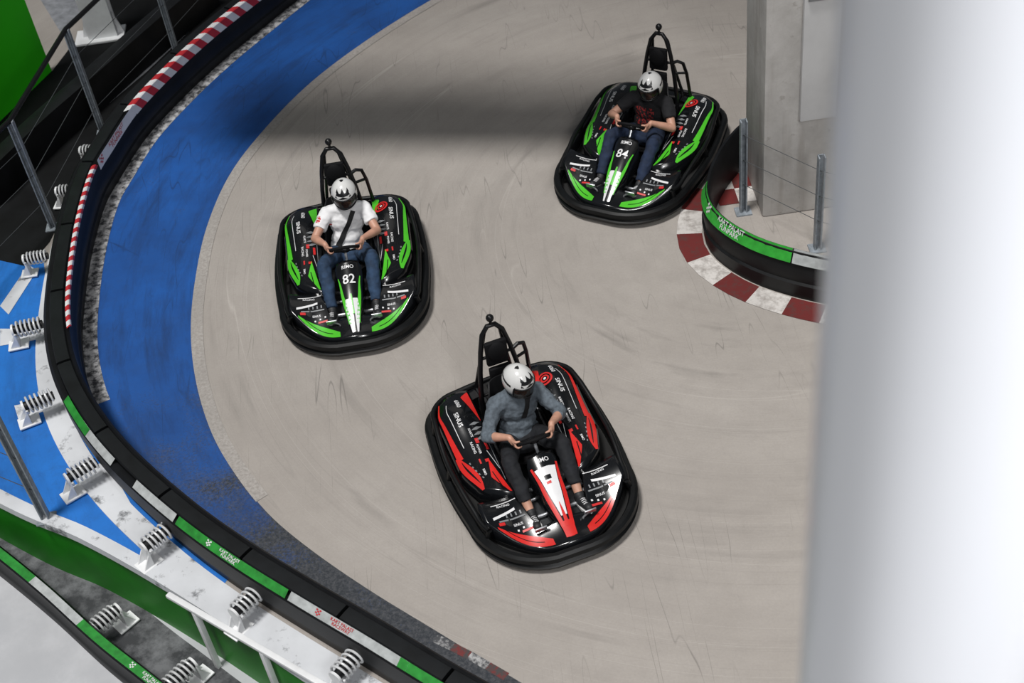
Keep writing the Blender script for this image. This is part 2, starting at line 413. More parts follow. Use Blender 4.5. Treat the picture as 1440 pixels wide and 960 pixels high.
def hatch(s0, s1, p, prof, slant):
    b = MB(); s = s0; k = 0; L = [0.]
    for i in range(1, len(prof)): L.append(L[-1]+math.hypot(prof[i][0]-prof[i-1][0], prof[i][1]-prof[i-1][1]))
    while s < s1:
        b.mi = k % 2; e = min(s1, s+p/2)
        b.grid([[BP.P(x+slant*q/L[-1], n, z) for (n, z), q in zip(prof, L)] for x in (s, (s+e)/2, e)]); s += p/2; k += 1
    return under(b.build('striped_band', [M['red'], M['white']]))
hatch(0, S_A, .25, [(-.022, .37), (-.022, .495), (-.01, .505), (.04, .505)], .15)
hatch(S_B, S_ST, .15, [(-.022, .455), (-.022, .495), (-.01, .505), (.015, .505)], .07)
LOGO = [(0, 0), (1, 1), (2, 0), (0, 2), (2, 2), (1, -1)]
def banner(path, s0, s1, prof, cols, lines=None, at=.5, ht=.1, ink=1, ink2=2, mats=None, flip=1):
    (n0, z0), (n1, z1) = prof; b = MB(); n = max(2, int((s1-s0)/.1))
    def f(s, v, off=0.): return path.P(s, lerp(n1, n0, v)+off*.7*flip, lerp(z1, z0, v)+off)
    b.mi = 0; b.grid([[f(lerp(s0, s1, i/n), j/2) for j in range(3)] for i in range(n+1)])
    for k, (u0, u1) in enumerate(cols):
        b.mi = 1; b.grid([[f(lerp(s0, s1, lerp(u0, u1, i/6)), j/2, .002) for j in range(3)] for i in range(7)])
    if lines:
        c = lerp(s0, s1, at); b.mi = ink
        for k, tx in enumerate(lines):
            v0 = (.70, .30)[k]
            b.mi = ink; b.text(tx, .50*ht, lambda x, y: f(c+x*flip, v0+y/ht, .004))
        b.mi = ink2; q = .17*ht
        for i, j in LOGO:
            x0 = -.27*ht/.1-q*5+i*q*1.3; y0 = .38+j*.17
            b.poly([f(c+flip*x0, y0, .004), f(c+flip*(x0+q*1.3), y0, .004), f(c+flip*(x0+q*1.3), y0+.17, .004), f(c+flip*x0, y0+.17, .004)])
    return b.build('banner', mats)
WB = [M['greywhite'], M['green'], M['red'], M['kblack']]
GB = [M['green'], M['greywhite'], M['white'], M['kblack']]
under(banner(BP, S_A+.02, S_B-.02, ((-.022, .51), (-.024, .38)), [], ['KART PALAST', 'FUNPARK'], .5, .13, 2, 2, [M['white'], M['green'], M['red']], -1))
PRO = ((.185, .495), (.245, .452))
def sp(x, y): return BP.near(G(x, y, .47))
for (q0, q1, cols, at, kind) in (((82, 565), (105, 598), [], None, 0), ((105, 598), (160, 650), [(0, .25)], None, 1), ((185, 682), (245, 730), [], None, 1),
        ((245, 732), (410, 830), [], .5, 0), ((412, 832), (575, 935), [(.93, 1)], .45, 1), ((575, 937), (760, 1040), [], .5, 0)):
    ln = ['KART PALAST', 'FUNPARK' if kind == 0 else 'RACEWAY'] if at else None
    under(banner(BP, sp(*q0), sp(*q1), PRO, cols, ln, at or .5, .074, 2, 2, GB if kind == 0 else WB))
def spring(px, py, z, path, zb, label, sc=1.0):
    w = G(px, py, z); s = path.near(w); p, tg, nn = path.at(s)
    th = thing('spring_buffer', label, 'spring', (w.x, w.y, zb), math.atan2(nn.y, nn.x), 'white coil spring buffers behind the barriers')
    h = z-zb; b = MB(); pts = []
    T = 6; N = int(T*20)
    for i in range(N+1):
        a = 2*PI*T*i/N; pts.append((lerp(-.16, .14, i/N)*sc, .088*sc*math.cos(a), h+.088*sc*math.sin(a)))
    b.tube(pts, .0125*sc, 8); b.build('coil', M['coil'], th)
    b = MB(); b.box((.158*sc, 0, h*.5), (.018, .14*sc, h-.02), bevel=.004)
    b.lathe([(.07*sc, 0), (.07*sc, .02)], Matrix.Translation((.15*sc, 0, h)) @ Matrix.Rotation(PI/2, 4, 'Y'), 20)
    b.build('bracket', M['whitesteel'], th)
    for sy in (-1, 1):
        b = MB(); b.prism([(.165*sc, sy*.06*sc-.005, .02), (.165*sc, sy*.06*sc-.005, h*.75), (.27*sc, sy*.06*sc-.005, .02)], (0, .010, 0)); b.build('gusset', M['whitesteel'], th)
    b = MB(); b.box((.17*sc, 0, .028), (.24*sc, .18*sc, .016), bevel=.004); b.build('base_plate', M['whitesteel'], th)
    b = MB(); b.tube([(-.18*sc, 0, h), (.15*sc, 0, h)], .05*sc, 14); b.build('dark_core', M['rubber'], th)  # added black core darkens the gaps between coil turns
SPR = [(128, 212, 'small white spring buffer highest up beside the red and white banner'), (95, 268, 'small white spring buffer beside the grey fence post foot'),
       (50, 362, 'white spring buffer at the top corner of the blue platform'), (38, 460, 'white spring buffer on the blue platform at the left photo edge'),
       (53, 564, 'white spring buffer beside the leftmost start of the green banner'), (114, 662, 'white spring buffer level with the foot of the lone fence post'),
       (220, 756, 'white spring buffer at the lower tip of the blue platform'), (346, 846, 'white spring buffer behind the green lettered banner, above the white rail'),
       (488, 934, 'white spring buffer behind the white lettered banner, nearest the bottom edge')]
for x, y, l in SPR: spring(x, y, .22, BP, .0, l, .84 if y > 400 else .72)
Z2 = ZL+.42
B2 = Path([G(x, y, Z2) for x, y in [(340, 1074), (280, 1022), (200, 958), (130, 902), (60, 838), (0, 788), (-60, 742), (-160, 670)]])
bar2 = thing('crash_barrier', 'lower black crash barrier with green and white strip in the bottom left lane', 'barrier', B2.P(B2.L*.5, 0, ZL)); ROOT2 = bar2.location.copy()
def under2(o): o.location = -ROOT2; o.parent = bar2; return o
b = MB(); B2.sweep(b, 0, B2.L, [(0, ZL), (-.012, ZL+.17), (0, ZL+.19), (0, Z2-.02), (.02, Z2), (.09, Z2), (.11, Z2-.03), (.11, ZL)]); under2(b.build('skirt', M['rubber']))
def s2(x, y): return B2.near(G(x, y, Z2))
for q0, q1, kind, at in (((290, 1030), (150, 918), 0, .42), ((150, 918), (108, 880), 0, None), ((108, 880), (40, 818), 1, None), ((40, 818), (-100, 712), 0, None)):
    ln = ['KART PALAST', 'FUNPARK'] if at else None
    a0, a1 = s2(*q0), s2(*q1)
    Q = Path([B2.P(lerp(a1, a0, i/10), 0, 0) for i in range(11)])
    under2(banner(Q, 0, Q.L, ((-.085, Z2+.012), (-.01, Z2+.008)), [], ln, at or .5, .075, 2, 2, GB if kind == 0 else WB))
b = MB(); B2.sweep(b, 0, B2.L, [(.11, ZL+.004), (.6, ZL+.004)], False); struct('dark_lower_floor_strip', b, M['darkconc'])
for x, y, l in ((148, 870, 'white spring buffer in front of the green wall, upper of two in the lower lane'), (254, 948, 'white spring buffer under the white rail, lower of two in the lower lane')):
    spring(x, y, ZL+.24, B2, ZL, l, .84)
wr = thing('guard_rail', 'white flat topped steel rail on legs in front of the green wall', 'railing', G(250, 850, ZL)); o0 = wr.location.copy()
p0, p1 = G(236, 836, .06), G(500, 990, .06); dr = (p1-p0); ln = dr.length; dr.normalize(); ag = math.atan2(dr.y, dr.x); rt = Matrix.Rotation(ag, 3, 'Z')
b = MB(); b.box((p0+p1)/2-o0, (ln, .05, .04), rt, .008); b.build('top_rail', M['whitesteel'], wr)
for k in (.15, .52, .88):
    q = p0+dr*(ln*k)-o0; b = MB(); b.box((q.x, q.y, (q.z-.03)/2), (.045, .045, q.z-.03), rt, .005); b.build('leg', M['whitesteel'], wr)

def fence(name, label, bases, h, m, zs, rail=True, lean=0):
    th = thing(name, label, 'fence', bases[0]); o0 = V(bases[0])
    ps = [V(p)-o0 for p in bases]
    for p in ps:
        b = MB()
        for sx in (-.028, .028): b.box((p.x+sx, p.y, h/2), (.012, .07, h))
        b.box((p.x, p.y+.03, h/2), (.056, .012, h)); b.box((p.x, p.y, .008), (.16, .14, .016))
        b.build('post', M[m], th)
    for z in zs:
        b = MB(); b.tube([p+V((0, 0, z)) for p in ps], .0035, 6); b.build('cable', M['cable'], th)
    if rail:
        b = MB(); b.tube([p+V((0, 0, h)) for p in ps], .028, 8); b.build('top_rail', M['tube'], th)
    return th
fence('cable_fence', 'grey post and cable fence behind the striped barrier beside the dark lane', [G(345, -30), G(250, 78), G(146, 188), G(76, 320), G(-40, 440)], 1.4, 'steel', (.35, .7, 1.05))
fence('cable_fence', 'lone grey fence post with cables on the blue platform above the green wall', [G(66, 730), G(-150, 640)], 1.35, 'steel', (.4, .8, 1.15), False)
DP = Path([G(-40, 240, .45), G(40, 165, .45), G(110, 105, .45), (G(190, 35, .45)), G(280, -40, .45)])
b = MB(); DP.sweep(b, 0, DP.L, [(0, .004), (0, .45), (.1, .47), (.2, .45), (.2, .004)])
tag(b.build('lane_barrier', M['rubber']), 'plain black low barrier across the dark lane near the green panel', 'barrier')
wf = thing('steel_post', 'white steel post with wide foot plate in the top left corner', 'post', G(142, 52, .004))
b = MB(); b.box((0, 0, .02), (.62, .34, .03), bevel=.005); b.build('foot_plate', M['whitesteel'], wf)
b = MB(); b.box((.05, .08, 1.5), (.36, .02, 2.95)); b.box((.05, -.08, 1.5), (.36, .02, 2.95)); b.box((.05, 0, 1.5), (.02, .15, 2.95)); b.build('column', M['whitesteel'], wf)
for sx in (-1, 1):
    b = MB(); b.prism([(.05+sx*.18, -.01, .035), (.05+sx*.18, -.01, .34), (.05+sx*.26, -.01, .035)], (0, .02, 0)); b.build('gusset', M['whitesteel'], wf)

# ------------------------------------------------------------------ inner corner: kerb, barrier, pillar
CH = .55
CORN = [(1180, 120), (1100, 135), (1050, 163), (1015, 198), (995, 235), (989, 268), (999, 294), (1025, 317), (1065, 338), (1115, 354), (1165, 365), (1230, 376), (1320, 388)]
CP = Path([G(x, y, CH) for x, y in CORN][::-1])
cb = thing('corner_barrier', 'short curved black barrier with green lettered top around the concrete pillar', 'barrier', CP.P(CP.L*.5, 0, 0)); ROOT3 = cb.location.copy()
def under3(o): o.location = -ROOT3; o.parent = cb; return o
b = MB(); CP.sweep(b, 0, CP.L, [(0, 0), (-.02, .18), (0, .2), (-.015, .36), (0, CH-.16), (.02, CH-.01), (.05, CH), (.07, CH-.03), (.07, 0)]); under3(b.build('wall', M['rubber']))
CR = Path([G(x, y, CH) for x, y in CORN])
def s3(x, y): return CR.near(G(x, y, CH))
def corner_banner(q0, q1, mats, ln, at):
    return under3(banner(CR, s3(*q0), s3(*q1), ((-.035, CH+.012), (.022, CH-.12)), [], ln, at, .115, 2, 2, mats))
GB2 = [mat('bright_green_banner', (.03, .33, .035), .45, var=.2, scale=14)]+GB[1:]
corner_banner((990, 255), (1112, 353), GB2, ['KART PALAST', 'FUNPARK'], .52)
corner_banner((1114, 354), (1260, 381), WB, None, .5)
b = MB(); KW = .25
s_start = s3(989, 262)-.60; s_end = s3(1260, 381); k = 0; s = s_start
while s < s_end:
    e = min(s+.33, s_end); b.mi = k % 2
    b.grid([[CR.P(x, .02, .008), CR.P(x, .02+KW/2, .007), CR.P(x, .02+KW, .006)] for x in (s, (s+e)/2, e)]); s = e; k += 1
struct('kerb_paint', b, [M['redkerb'], M['whitekerb']])
b = MB()
for i in range(2):
    for j in range(3):
        b.mi = (i+j) % 2; p = G(1012, 290); q = [V((p.x+.2*(i+a), p.y+.24*(j+c), .007)) for a, c in ((0, 0), (1, 0), (1, 1), (0, 1))]; b.poly(q)
struct('kerb_paint', b, [M['redkerb'], M['whitekerb']])
pc = G(1072, 306)
pl = thing('concrete_pillar', 'square grey concrete pillar inside the curved corner barrier', 'pillar', (pc.x, pc.y, 0))
b = MB(); b.box((.75, .4, 3), (1.5, .8, 6), bevel=.03); b.build('shaft', M['pillarconc'], pl)
b = MB(); b.box((.50, -.03, 3.5), (.34, .06, 4.7), bevel=.008); b.build('board', M['board'], pl)
b = MB(); b.box((.50, -.075, 2.6), (.28, .03, .3), bevel=.006); b.build('junction_box', M['kgrey'], pl)
fence('cable_fence', 'grey post and cable fence in front of the concrete pillar', [G(1045, 298), G(1149, 350), G(1300, 392)], 1.12, 'steel', (.35, .65, .95), False)

# ------------------------------------------------------------------ foreground column
az = math.radians(24.3); dd = 1.6; rr = .217
b = MB(); mt = Matrix.Translation((dd*math.sin(az), dd*math.cos(az), 0))
b.lathe([(rr+.06, 0), (rr+.06, .04), (rr, .041), (rr, 3), (rr, 6), (rr, 9), (rr, 12)], mt, 64)
tag(b.build('steel_column', M['column']), 'huge white painted round column filling the right foreground', 'column')

# ------------------------------------------------------------------ kart
def outline(x0, x1, w, rf, rb, bulge=.0):
    P = []
    def arc(cx, cy, rx, ry, a0, a1, n=12):
        for i in range(n+1):
            a = math.radians(lerp(a0, a1, i/n)); P.append(V((cx+rx*math.cos(a), cy+ry*math.sin(a), 0)))
    arc(x1-rf, w-rf*.95, rf, rf*.95, 0, 90)
    for i in range(1, 8):
        t = i/8; P.append(V((lerp(x1-rf, x0+rb, t), w+bulge*math.sin(PI*t), 0)))
    arc(x0+rb, w-rb, rb, rb, 90, 180, 8)
    for i in range(1, 6): P.append(V((x0-.03*math.sin(PI*i/6), lerp(w-rb, -(w-rb), i/6), 0)))
    arc(x0+rb, -w+rb, rb, rb, 180, 270, 8)
    for i in range(1, 8):
        t = i/8; P.append(V((lerp(x0+rb, x1-rf, t), -w-bulge*math.sin(PI*t), 0)))
    arc(x1-rf, -w+rf*.95, rf, rf*.95, 270, 360)
    P.pop(); return P
def ring(mb, P, sec, zf=lambda p: 0.):
    n = len(P); rows = []
    for i in range(n):
        tg = (P[(i+1) % n]-P[i-1]).normalized(); nn = V((tg.y, -tg.x, 0))
        rows.append([V((P[i].x+nn.x*a, P[i].y+nn.y*a, z+zf(P[i]))) for a, z in sec])
    mb.grid(rows, True, True)
def zpod(x, y):
    ay = abs(y); t = sm((.36-x)/1.05)
    return .215+.11*t+.10*(1-((ay-.41)/.23)**2)+.05*math.exp(-((x+.52)/.2)**2)*sm((ay-.25)/.2)
def yout(x): return .625-.12*sm((x+.10)/.5)-.07*sm((-.55-x)/.25)
def xo_sp(y): return .975-.44*(abs(y)/.63)**2.2
def xi_sp(y): return .74-.36*sm((abs(y)-.2)/.12)
def zsp(x, y):
    return lerp(.30, .155, sm((x-.42)/.52))+.03*math.cos(abs(y)*9)
def znose(x, y):
    t = (x-.25)/.68; return .515-.34*t**.92-2.8*y*y+.03*math.sin(PI*min(1, max(0, t)))
def hwn(x):
    t = (x-.25)/.68
    if t < .06: return .128*(.8+.2*sm(t/.06))
    return lerp(.128, .10, sm(t/.4)) if t < .4 else lerp(.10, .05, sm((t-.4)/.6))
WC = V((.15, 0, .575)); WN = V((-.707, 0, .707)); WE = V((.707, 0, .707)); WR = .135
def kart(px, py, adeg, accent, num, white_nose, label, steer):
    loc = G(px, py); rz = math.radians(adeg-90)
    k = thing('go_kart', label, 'go-kart', (loc.x, loc.y, 0), rz, 'go-karts racing round the bend')
    ACC = M[accent]
    mats = [M['kblack'], ACC, M['kwhite'], M['logo'], M['kgrey']]
    b = MB(); O = outline(-.91, 1.04, .69, .61, .27, .04)
    ring(b, O, [(0, .03), (.035, .05), (.045, .08), (.02, .10), (.02, .115), (.045, .135), (.038, .17), (.015, .188), (-.02, .186), (-.036, .16), (-.036, .11), (-.03, .05)], lambda p: .04*sm((-p.x)/.9))
    b.build('bumper', M['bumper'], k)
    b = MB(); O3 = outline(-.87, 1.0, .66, .58, .25, .04)
    b.prism([V((p.x, p.y, .035)) for p in O3], (0, 0, .012)); b.build('gap_shade', M['tyre'], k)  # black sheet added as shade for the gaps inside the bumper
    b = MB(); O2 = outline(-.86, .955, .645, .53, .27, .045)
    pts = [p+V((0, 0, .26+.11*sm((.5-p.x)/1.2)+.02*math.sin(p.x*9))) for p in O2 if p.x < .66]
    i0 = max(range(len(pts)), key=lambda i: (pts[i]-pts[i-1]).length); pts = pts[i0:]+pts[:i0]
    b.tube(pts, .023, 10)
    n = len(pts)
    for q in (0, n-1, n//6, n//4, n//3, n//2, -n//6, -n//4, -n//3): p = pts[q]; b.tube([p, V((p.x*1.01, p.y*1.04, .16))], .024, 8)
    b.build('bumper_rail', M['bumper'], k)
    for sg in (-1, 1):
        b = MB()
        def pod(u, v):
            xa = -.80+.08*v**2; xb = .37-.15*v**2; x = lerp(xa, xb, u); y = sg*lerp(.265, yout(x), v); return V((x, y, zpod(x, y)))
        b.shell(pod, 32, 10, .11)
        def d(x, y, off=.004): return V((x, sg*y, zpod(x, y)+off))
        def strip(x0, x1, ya, yb, mi, n=16, off=.004):
            b.mi = mi
            b.grid([[d(lerp(x0, x1, i/n), lerp(ya(lerp(x0, x1, i/n), i/n), yb(lerp(x0, x1, i/n), i/n), j/3), off) for j in range(4)] for i in range(n+1)])
        strip(-.72, -.12, lambda x, t: yout(x)-.018-.055*t, lambda x, t: yout(x)-.010-.012*t, 1, 16)
        strip(-.16, .25, lambda x, t: yout(x)-.022-.075*math.sin(PI*min(1, t*.9+.05)), lambda x, t: yout(x)-.012, 1, 16)
        strip(-.10, .18, lambda x, t: yout(x)-.050-.012*math.sin(PI*t), lambda x, t: yout(x)-.046, 0, 10, .006)
        strip(-.77, -.42, lambda x, t: .282, lambda x, t: .287+.095*(1-t)*min(1, t*5), 1)
        strip(-.02, .355, lambda x, t: .365-.07*t, lambda x, t: .366-.055*t+.085*min(t*1.6, (1-t)*1.7), 1)
        strip(.12, .32, lambda x, t: .375-.03*t, lambda x, t: .384-.03*t, 0, 8, .006)
        strip(-.66, -.2, lambda x, t: yout(x)-.093-.02*t, lambda x, t: yout(x)-.088-.02*t, 2, 16)
        strip(-.3, .22, lambda x, t: .30, lambda x, t: .305, 4, 8)
        strip(-.1, .10, lambda x, t: .345-.04*t, lambda x, t: .349-.04*t, 2, 8)
        for w in range(4): strip(-.40+.05*w, -.37+.05*w, lambda x, t: .30+.05*t, lambda x, t: .35+.05*t, 4, 3)
        for w in range(5): strip(-.05+.045*w, -.03+.045*w, lambda x, t: yout(x)-.105, lambda x, t: yout(x)-.095, 4, 2)
        tf = lambda cx, cy: (lambda u, v: d(cx+u, sg*(sg*cy+v), .006))
        b.mi = 2
        b.text('SINUS', .054, tf(-.45, .468)); b.text('6060', .052, tf(-.62, .415) if sg < 0 else tf(-.66, .475))
        b.text('RACING', .032, tf(-.16, .445)); b.text('POWER', .028, tf(-.13, .405)); b.text('KARTS', .028, tf(-.30, .415)); b.text('RIMO', .028, tf(.10, .44))
        b.mi = 3
        for cx, cy, l, w in ((-.24, .375, .05, .03), (-.20, .32, .09, .022), (-.02, .36, .03, .035), (-.04, .43, .05, .014)):
            b.grid([[d(cx+l*i, cy+w*j) for j in (0, 1)] for i in (0, 1)])
        if sg > 0:
            for r0, r1, mi in ((.052, .07, 3), (.024, .040, 3), (.0, .012, 2)):
                b.mi = mi; b.grid([[d(-.57+r*math.cos(2*PI*q/24), .375+r*math.sin(2*PI*q/24), .007) for r in (r0, r1)] for q in range(25)])
        b.build('side_pod', mats, k, recalc=False)
    b = MB()
    def spf(u, v):
        y = lerp(-.61, .61, u); x = lerp(xi_sp(y), xo_sp(y), v); return V((x, y, zsp(x, y)))
    b.shell(spf, 44, 10, .08)
    for sg in (-1, 1):
        def q(x, y, off=.004): return V((x, sg*y, zsp(x, y)+off))
        b.mi = 1
        b.grid([[q(xo_sp(y)-lerp(.03, lerp(.15, .09, i/14)*(.35+.65*math.sin(PI*min(1, .12+i/14*.8))), j/2), y) for j in range(3)] for i, y in enumerate([.15+.38*i/14 for i in range(15)])])
        b.mi = 0
        b.grid([[q(xo_sp(y)-lerp(.068, .076, j), y, .006) for j in range(2)] for y in [.22+.26*i/10 for i in range(11)]])
        b.mi = 2
        b.grid([[q(.50+.022*j+.05*t, .34+.20*t) for j in (0, 1)] for t in (0, .25, .5, .75, 1)])
        b.grid([[q(.42+.008*j+.02*t, .30+.22*t) for j in (0, 1)] for t in (0, .25, .5, .75, 1)])
        b.text('RACING', .03, lambda u, v: q(.46-v*1., sg*(sg*.42+u)))
        b.text('SINUS', .03, lambda u, v: q(.645-v, sg*(sg*.36+u)))
        for w in range(3): b.grid([[q(.66+.015*j+.012*w, .27+.05*w+.015*t) for j in (0, 1)] for t in (0, 1)])
        b.mi = 3
        b.grid([[q(.60+.025*j, .46+.05*t) for j in (0, 1)] for t in (0, 1)]); b.grid([[q(.70+.018*j, .25+.1*t) for j in (0, 1)] for t in (0, 1)])
        b.mi = 4; b.grid([[q(.585+.012*j, .28+.22*t) for j in (0, 1)] for t in (0, .5, 1)])
        for w in range(4): b.grid([[q(.54+.03*j, .30+.04*w+.012*t) for j in (0, 1)] for t in (0, 1)])
    b.build('front_spoiler', mats, k, recalc=False)
    b = MB()
    def nz(x, w, off=0.): y = hwn(x)*w; return V((x, y, znose(x, y)+off))
    b.shell(lambda u, v: nz(lerp(.25, .94, u), lerp(-1, 1, v)), 32, 8, .12)
    def nstrip(x0, x1, w0, w1, mi, n=12, off=.004):
        b.mi = mi; b.grid([[nz(lerp(x0, x1, i/n), lerp(w0(i/n), w1(i/n), j/3), off) for j in range(4)] for i in range(n+1)])
    for sg in (-1, 1):
        nstrip(.40 if not white_nose else .34, .84, lambda t: sg*.97, lambda t: sg*lerp(.90 if not white_nose else .84, .42, t), 1)
    if white_nose:
        nstrip(.37, .76, lambda t: -.78+.40*t, lambda t: .78-.40*t, 2)
        nstrip(.80, .92, lambda t: -.94, lambda t: .94, 1)
        nstrip(.66, .84, lambda t: -.02-.30*t, lambda t: .02+.30*t, 1, off=.006)
        nstrip(.44, .475, lambda t: -.36, lambda t: .20, 0, 3, .006); nstrip(.49, .51, lambda t: -.36, lambda t: .05, 3, 3, .006)
    else:
        nstrip(.62, .92, lambda t: -.62-.25*math.sin(PI*t), lambda t: -.14-.2*t, 2)
        nstrip(.62, .92, lambda t: .14+.2*t, lambda t: .62+.25*math.sin(PI*t), 2)
        nstrip(.58, .76, lambda t: -.08-.15*t, lambda t: .08+.15*t, 1, off=.006)
    nt = lambda cx: (lambda u, v: V((cx-v, u, znose(cx-v, u)+.009)))
    b.mi = 2
    b.text('RIMO', .048, nt(.318))
    if num: b.text(num, .125, nt(.442))
    b.build('nose_panel', mats, k, recalc=False)
    b = MB(); b.box((.18, 0, .055), (1.35, .54, .014), bevel=.004); b.build('floor_pan', M['pan'], k)
    b = MB()
    for sg in (-1, 1):
        b.tube([(-.82, sg*.24, .12), (-.4, sg*.255, .09), (.3, sg*.25, .09), (.72, sg*.2, .10), (.9, sg*.12, .11)], .018, 8)
        b.tube([(.45, sg*.25, .1), (.56, sg*.42, .13)], .016, 8); b.tube([(-.55, sg*.1, .14), (-.55, sg*.6, .14)], .018, 8)
        b.tube([(.20, sg*.25, .10), (.44, 0, .26)], .014, 8); b.tube([(.66, sg*.23, .10), (.86, sg*.03, .12)], .012, 8)
    b.tube([(.9, .12, .11), (.9, -.12, .11)], .016, 8); b.tube([(.55, .25, .1), (.55, -.25, .1)], .016, 8); b.tube([(.36, .25, .1), (.36, -.25, .1)], .014, 8)
    for sg in (-1, 1):
        for q in range(3): b.box((.34+q*.07, sg*.27, .14), (.03, .05, .03), bevel=.004)
    b.build('frame', M['metal'], k)
    for sg in (-1, 1):
        b = MB(); b.tube([(.80, sg*.12, .08), (.79, sg*.15, .2), (.785, sg*.2, .235)], .009, 8); b.box((.785, sg*.215, .235), (.014, .10, .06), Matrix.Rotation(.3, 3, 'Y'), .004); b.build('pedal', M['metal'], k)
    for x, r in ((-.55, .14), (.56, .125)):
        for sg in (-1, 1):
            b = MB(); mt = Matrix.Translation((x, sg*.46, r)) @ Matrix.Rotation(PI/2, 4, 'X'); w = .10 if x < 0 else .065
            b.lathe([(r*.55, -w), (r*.9, -w), (r, -w*.7), (r, w*.7), (r*.9, w), (r*.55, w)], mt, 28); wo = b.build('wheel', M['tyre'], k)
            b = MB(); b.lathe([(.02, -w*.95), (r*.54, -w*.8), (r*.54, w*.8), (.02, w*.95)], mt, 20); b.build('rim', M['metal'], wo)
    prof = [(.05, .19, .17), (-.02, .15, .19), (-.14, .125, .2), (-.28, .115, .205), (-.39, .15, .21), (-.45, .25, .215), (-.49, .38, .21), (-.525, .52, .2), (-.555, .64, .175), (-.565, .69, .14)]
    b = MB(); rows = []
    for i, (x, z, w) in enumerate(prof):
        bk = sm((i-3)/3); rows.append([V((x+.12*bk*abs(q)**3*(1 if i < 9 else .4), w*q*(1+.12*(1-bk)), z+(1-bk)*.11*abs(q)**3)) for q in [j/6-1 for j in range(13)]])
    b.grid(rows); bmesh.ops.recalc_face_normals(b.bm, faces=b.bm.faces); bmesh.ops.solidify(b.bm, geom=b.bm.faces[:], thickness=.012); b.build('seat', M['seat'], k, 60)
    b = MB(); pts = [WC+(V((0, 1, 0))*math.cos(a)+WE*math.sin(a))*WR for a in [2*PI*i/32 for i in range(32)]]
    b.tube(pts, .0155, 10, True); sw = b.build('steering_wheel', M['pad'], k)
    b = MB()
    for a in (steer, steer+PI*.8, steer+PI*1.2+.3, steer+PI): b.tube([WC-WN*.02, WC+(V((0, 1, 0))*math.cos(a)+WE*math.sin(a))*(WR-.01)], .012, 6)
    b.ell(WC-WN*.01, (.05, .05, .03), WN.to_track_quat('Z', 'Y').to_matrix()); b.build('hub', M['tube'], sw)
    b = MB(); b.tube([WC-WN*.02, (.5, 0, .2)], .014, 8); b.build('steering_column', M['metal'], k)
    b = MB()
    b.tube([(-.61, .2, .15), (-.62, .195, .45), (-.635, .165, .72), (-.65, .13, .93), (-.665, .09, 1.10), (-.67, .035, 1.175), (-.67, -.035, 1.175), (-.665, -.09, 1.10), (-.65, -.13, .93), (-.635, -.165, .72), (-.62, -.195, .45), (-.61, -.2, .15)], .022, 10)
    for sg in (-1, 1): b.tube([(-.665, sg*.07, 1.12), (-.74, sg*.11, .8), (-.83, sg*.17, .40), (-.85, sg*.2, .2)], .017, 8)
    b.tube([(-.64, .14, .86), (-.65, .20, .89), (-.67, .255, .86), (-.70, .28, .72), (-.74, .30, .42), (-.75, .30, .3)], .018, 8)
    b.tube([(-.64, .15, .74), (-.68, .27, .74)], .014, 8); b.tube([(-.64, -.14, .86), (-.64, .14, .86)], .014, 8)
    b.tube([(-.62, -.195, .45), (-.62, .195, .45)], .015, 8)
    b.build('roll_bar', M['tube'], k)
    b = MB(); b.box((-.625, 0, .90), (.05, .20, .26), bevel=.024); b.box((-.605, 0, .66), (.05, .19, .18), bevel=.02); b.ell((-.605, 0, .92), (.04, .085, .11)); b.build('headrest', M['pad'], k)
    b = MB(); b.tube([(-.67, 0, 1.17), (-.67, 0, 1.25)], .013, 8); b.ell((-.67, 0, 1.255), (.034, .034, .036)); b.build('beacon', M['tube'], k)
    b = MB(); b.box((-.72, -.08, .22), (.22, .24, .2), bevel=.02)
    for q in range(5): b.box((-.72, -.08+.05*(q-2), .335), (.2, .014, .05))
    b.tube([(-.68, .05, .25), (-.73, .2, .27), (-.82, .24, .25), (-.84, .05, .22), (-.84, -.2, .22)], .035, 10)
    b.build('engine', M['engine'], k)
    b = MB(); b.shell(lambda u, v: (lambda x, y: V((x, y, .31+.04*math.cos(y*5))))(lerp(-.87, -.74, u), lerp(-.47, .47, v)), 4, 14, .2); b.build('rear_cover', M['kblack'], k)
    return k

# ------------------------------------------------------------------ people
def bake(mb, vox, it, wr=0., ws=16., fac=.5):
    me = bpy.data.meshes.new('tmp'); mb.bm.to_mesh(me); mb.bm.free()
    o = bpy.data.objects.new('tmp', me); COL.objects.link(o)
    r = o.modifiers.new('r', 'REMESH'); r.mode = 'VOXEL'; r.voxel_size = vox
    q = o.modifiers.new('s', 'SMOOTH'); q.iterations = it; q.factor = fac
    dg = bpy.context.evaluated_depsgraph_get(); dg.update()
    m2 = bpy.data.meshes.new_from_object(o.evaluated_get(dg)); bpy.data.objects.remove(o); bpy.data.meshes.remove(me)
    if wr:
        nr = [v.normal.copy() for v in m2.vertices]
        for v, n in zip(m2.vertices, nr):
            c = v.co; w = noise.noise(V((c.x*ws, c.y*ws*.6, c.z*ws)))+.5*noise.noise(V((c.x*ws*2.1+5, c.y*ws*1.5, c.z*ws*2.3)))
            v.co = c+n*(wr*w)
    m2.polygons.foreach_set('use_smooth', [True]*len(m2.polygons))
    return m2
def ik(S, W, l1, l2, pole):
    d = W-S; L = min(d.length, l1+l2-.004); a = (l1*l1-l2*l2+L*L)/(2*L); h = math.sqrt(max(0, l1*l1-a*a)); u = d.normalized(); p = (pole-u*pole.dot(u)).normalized()
    return S+u*a+p*h
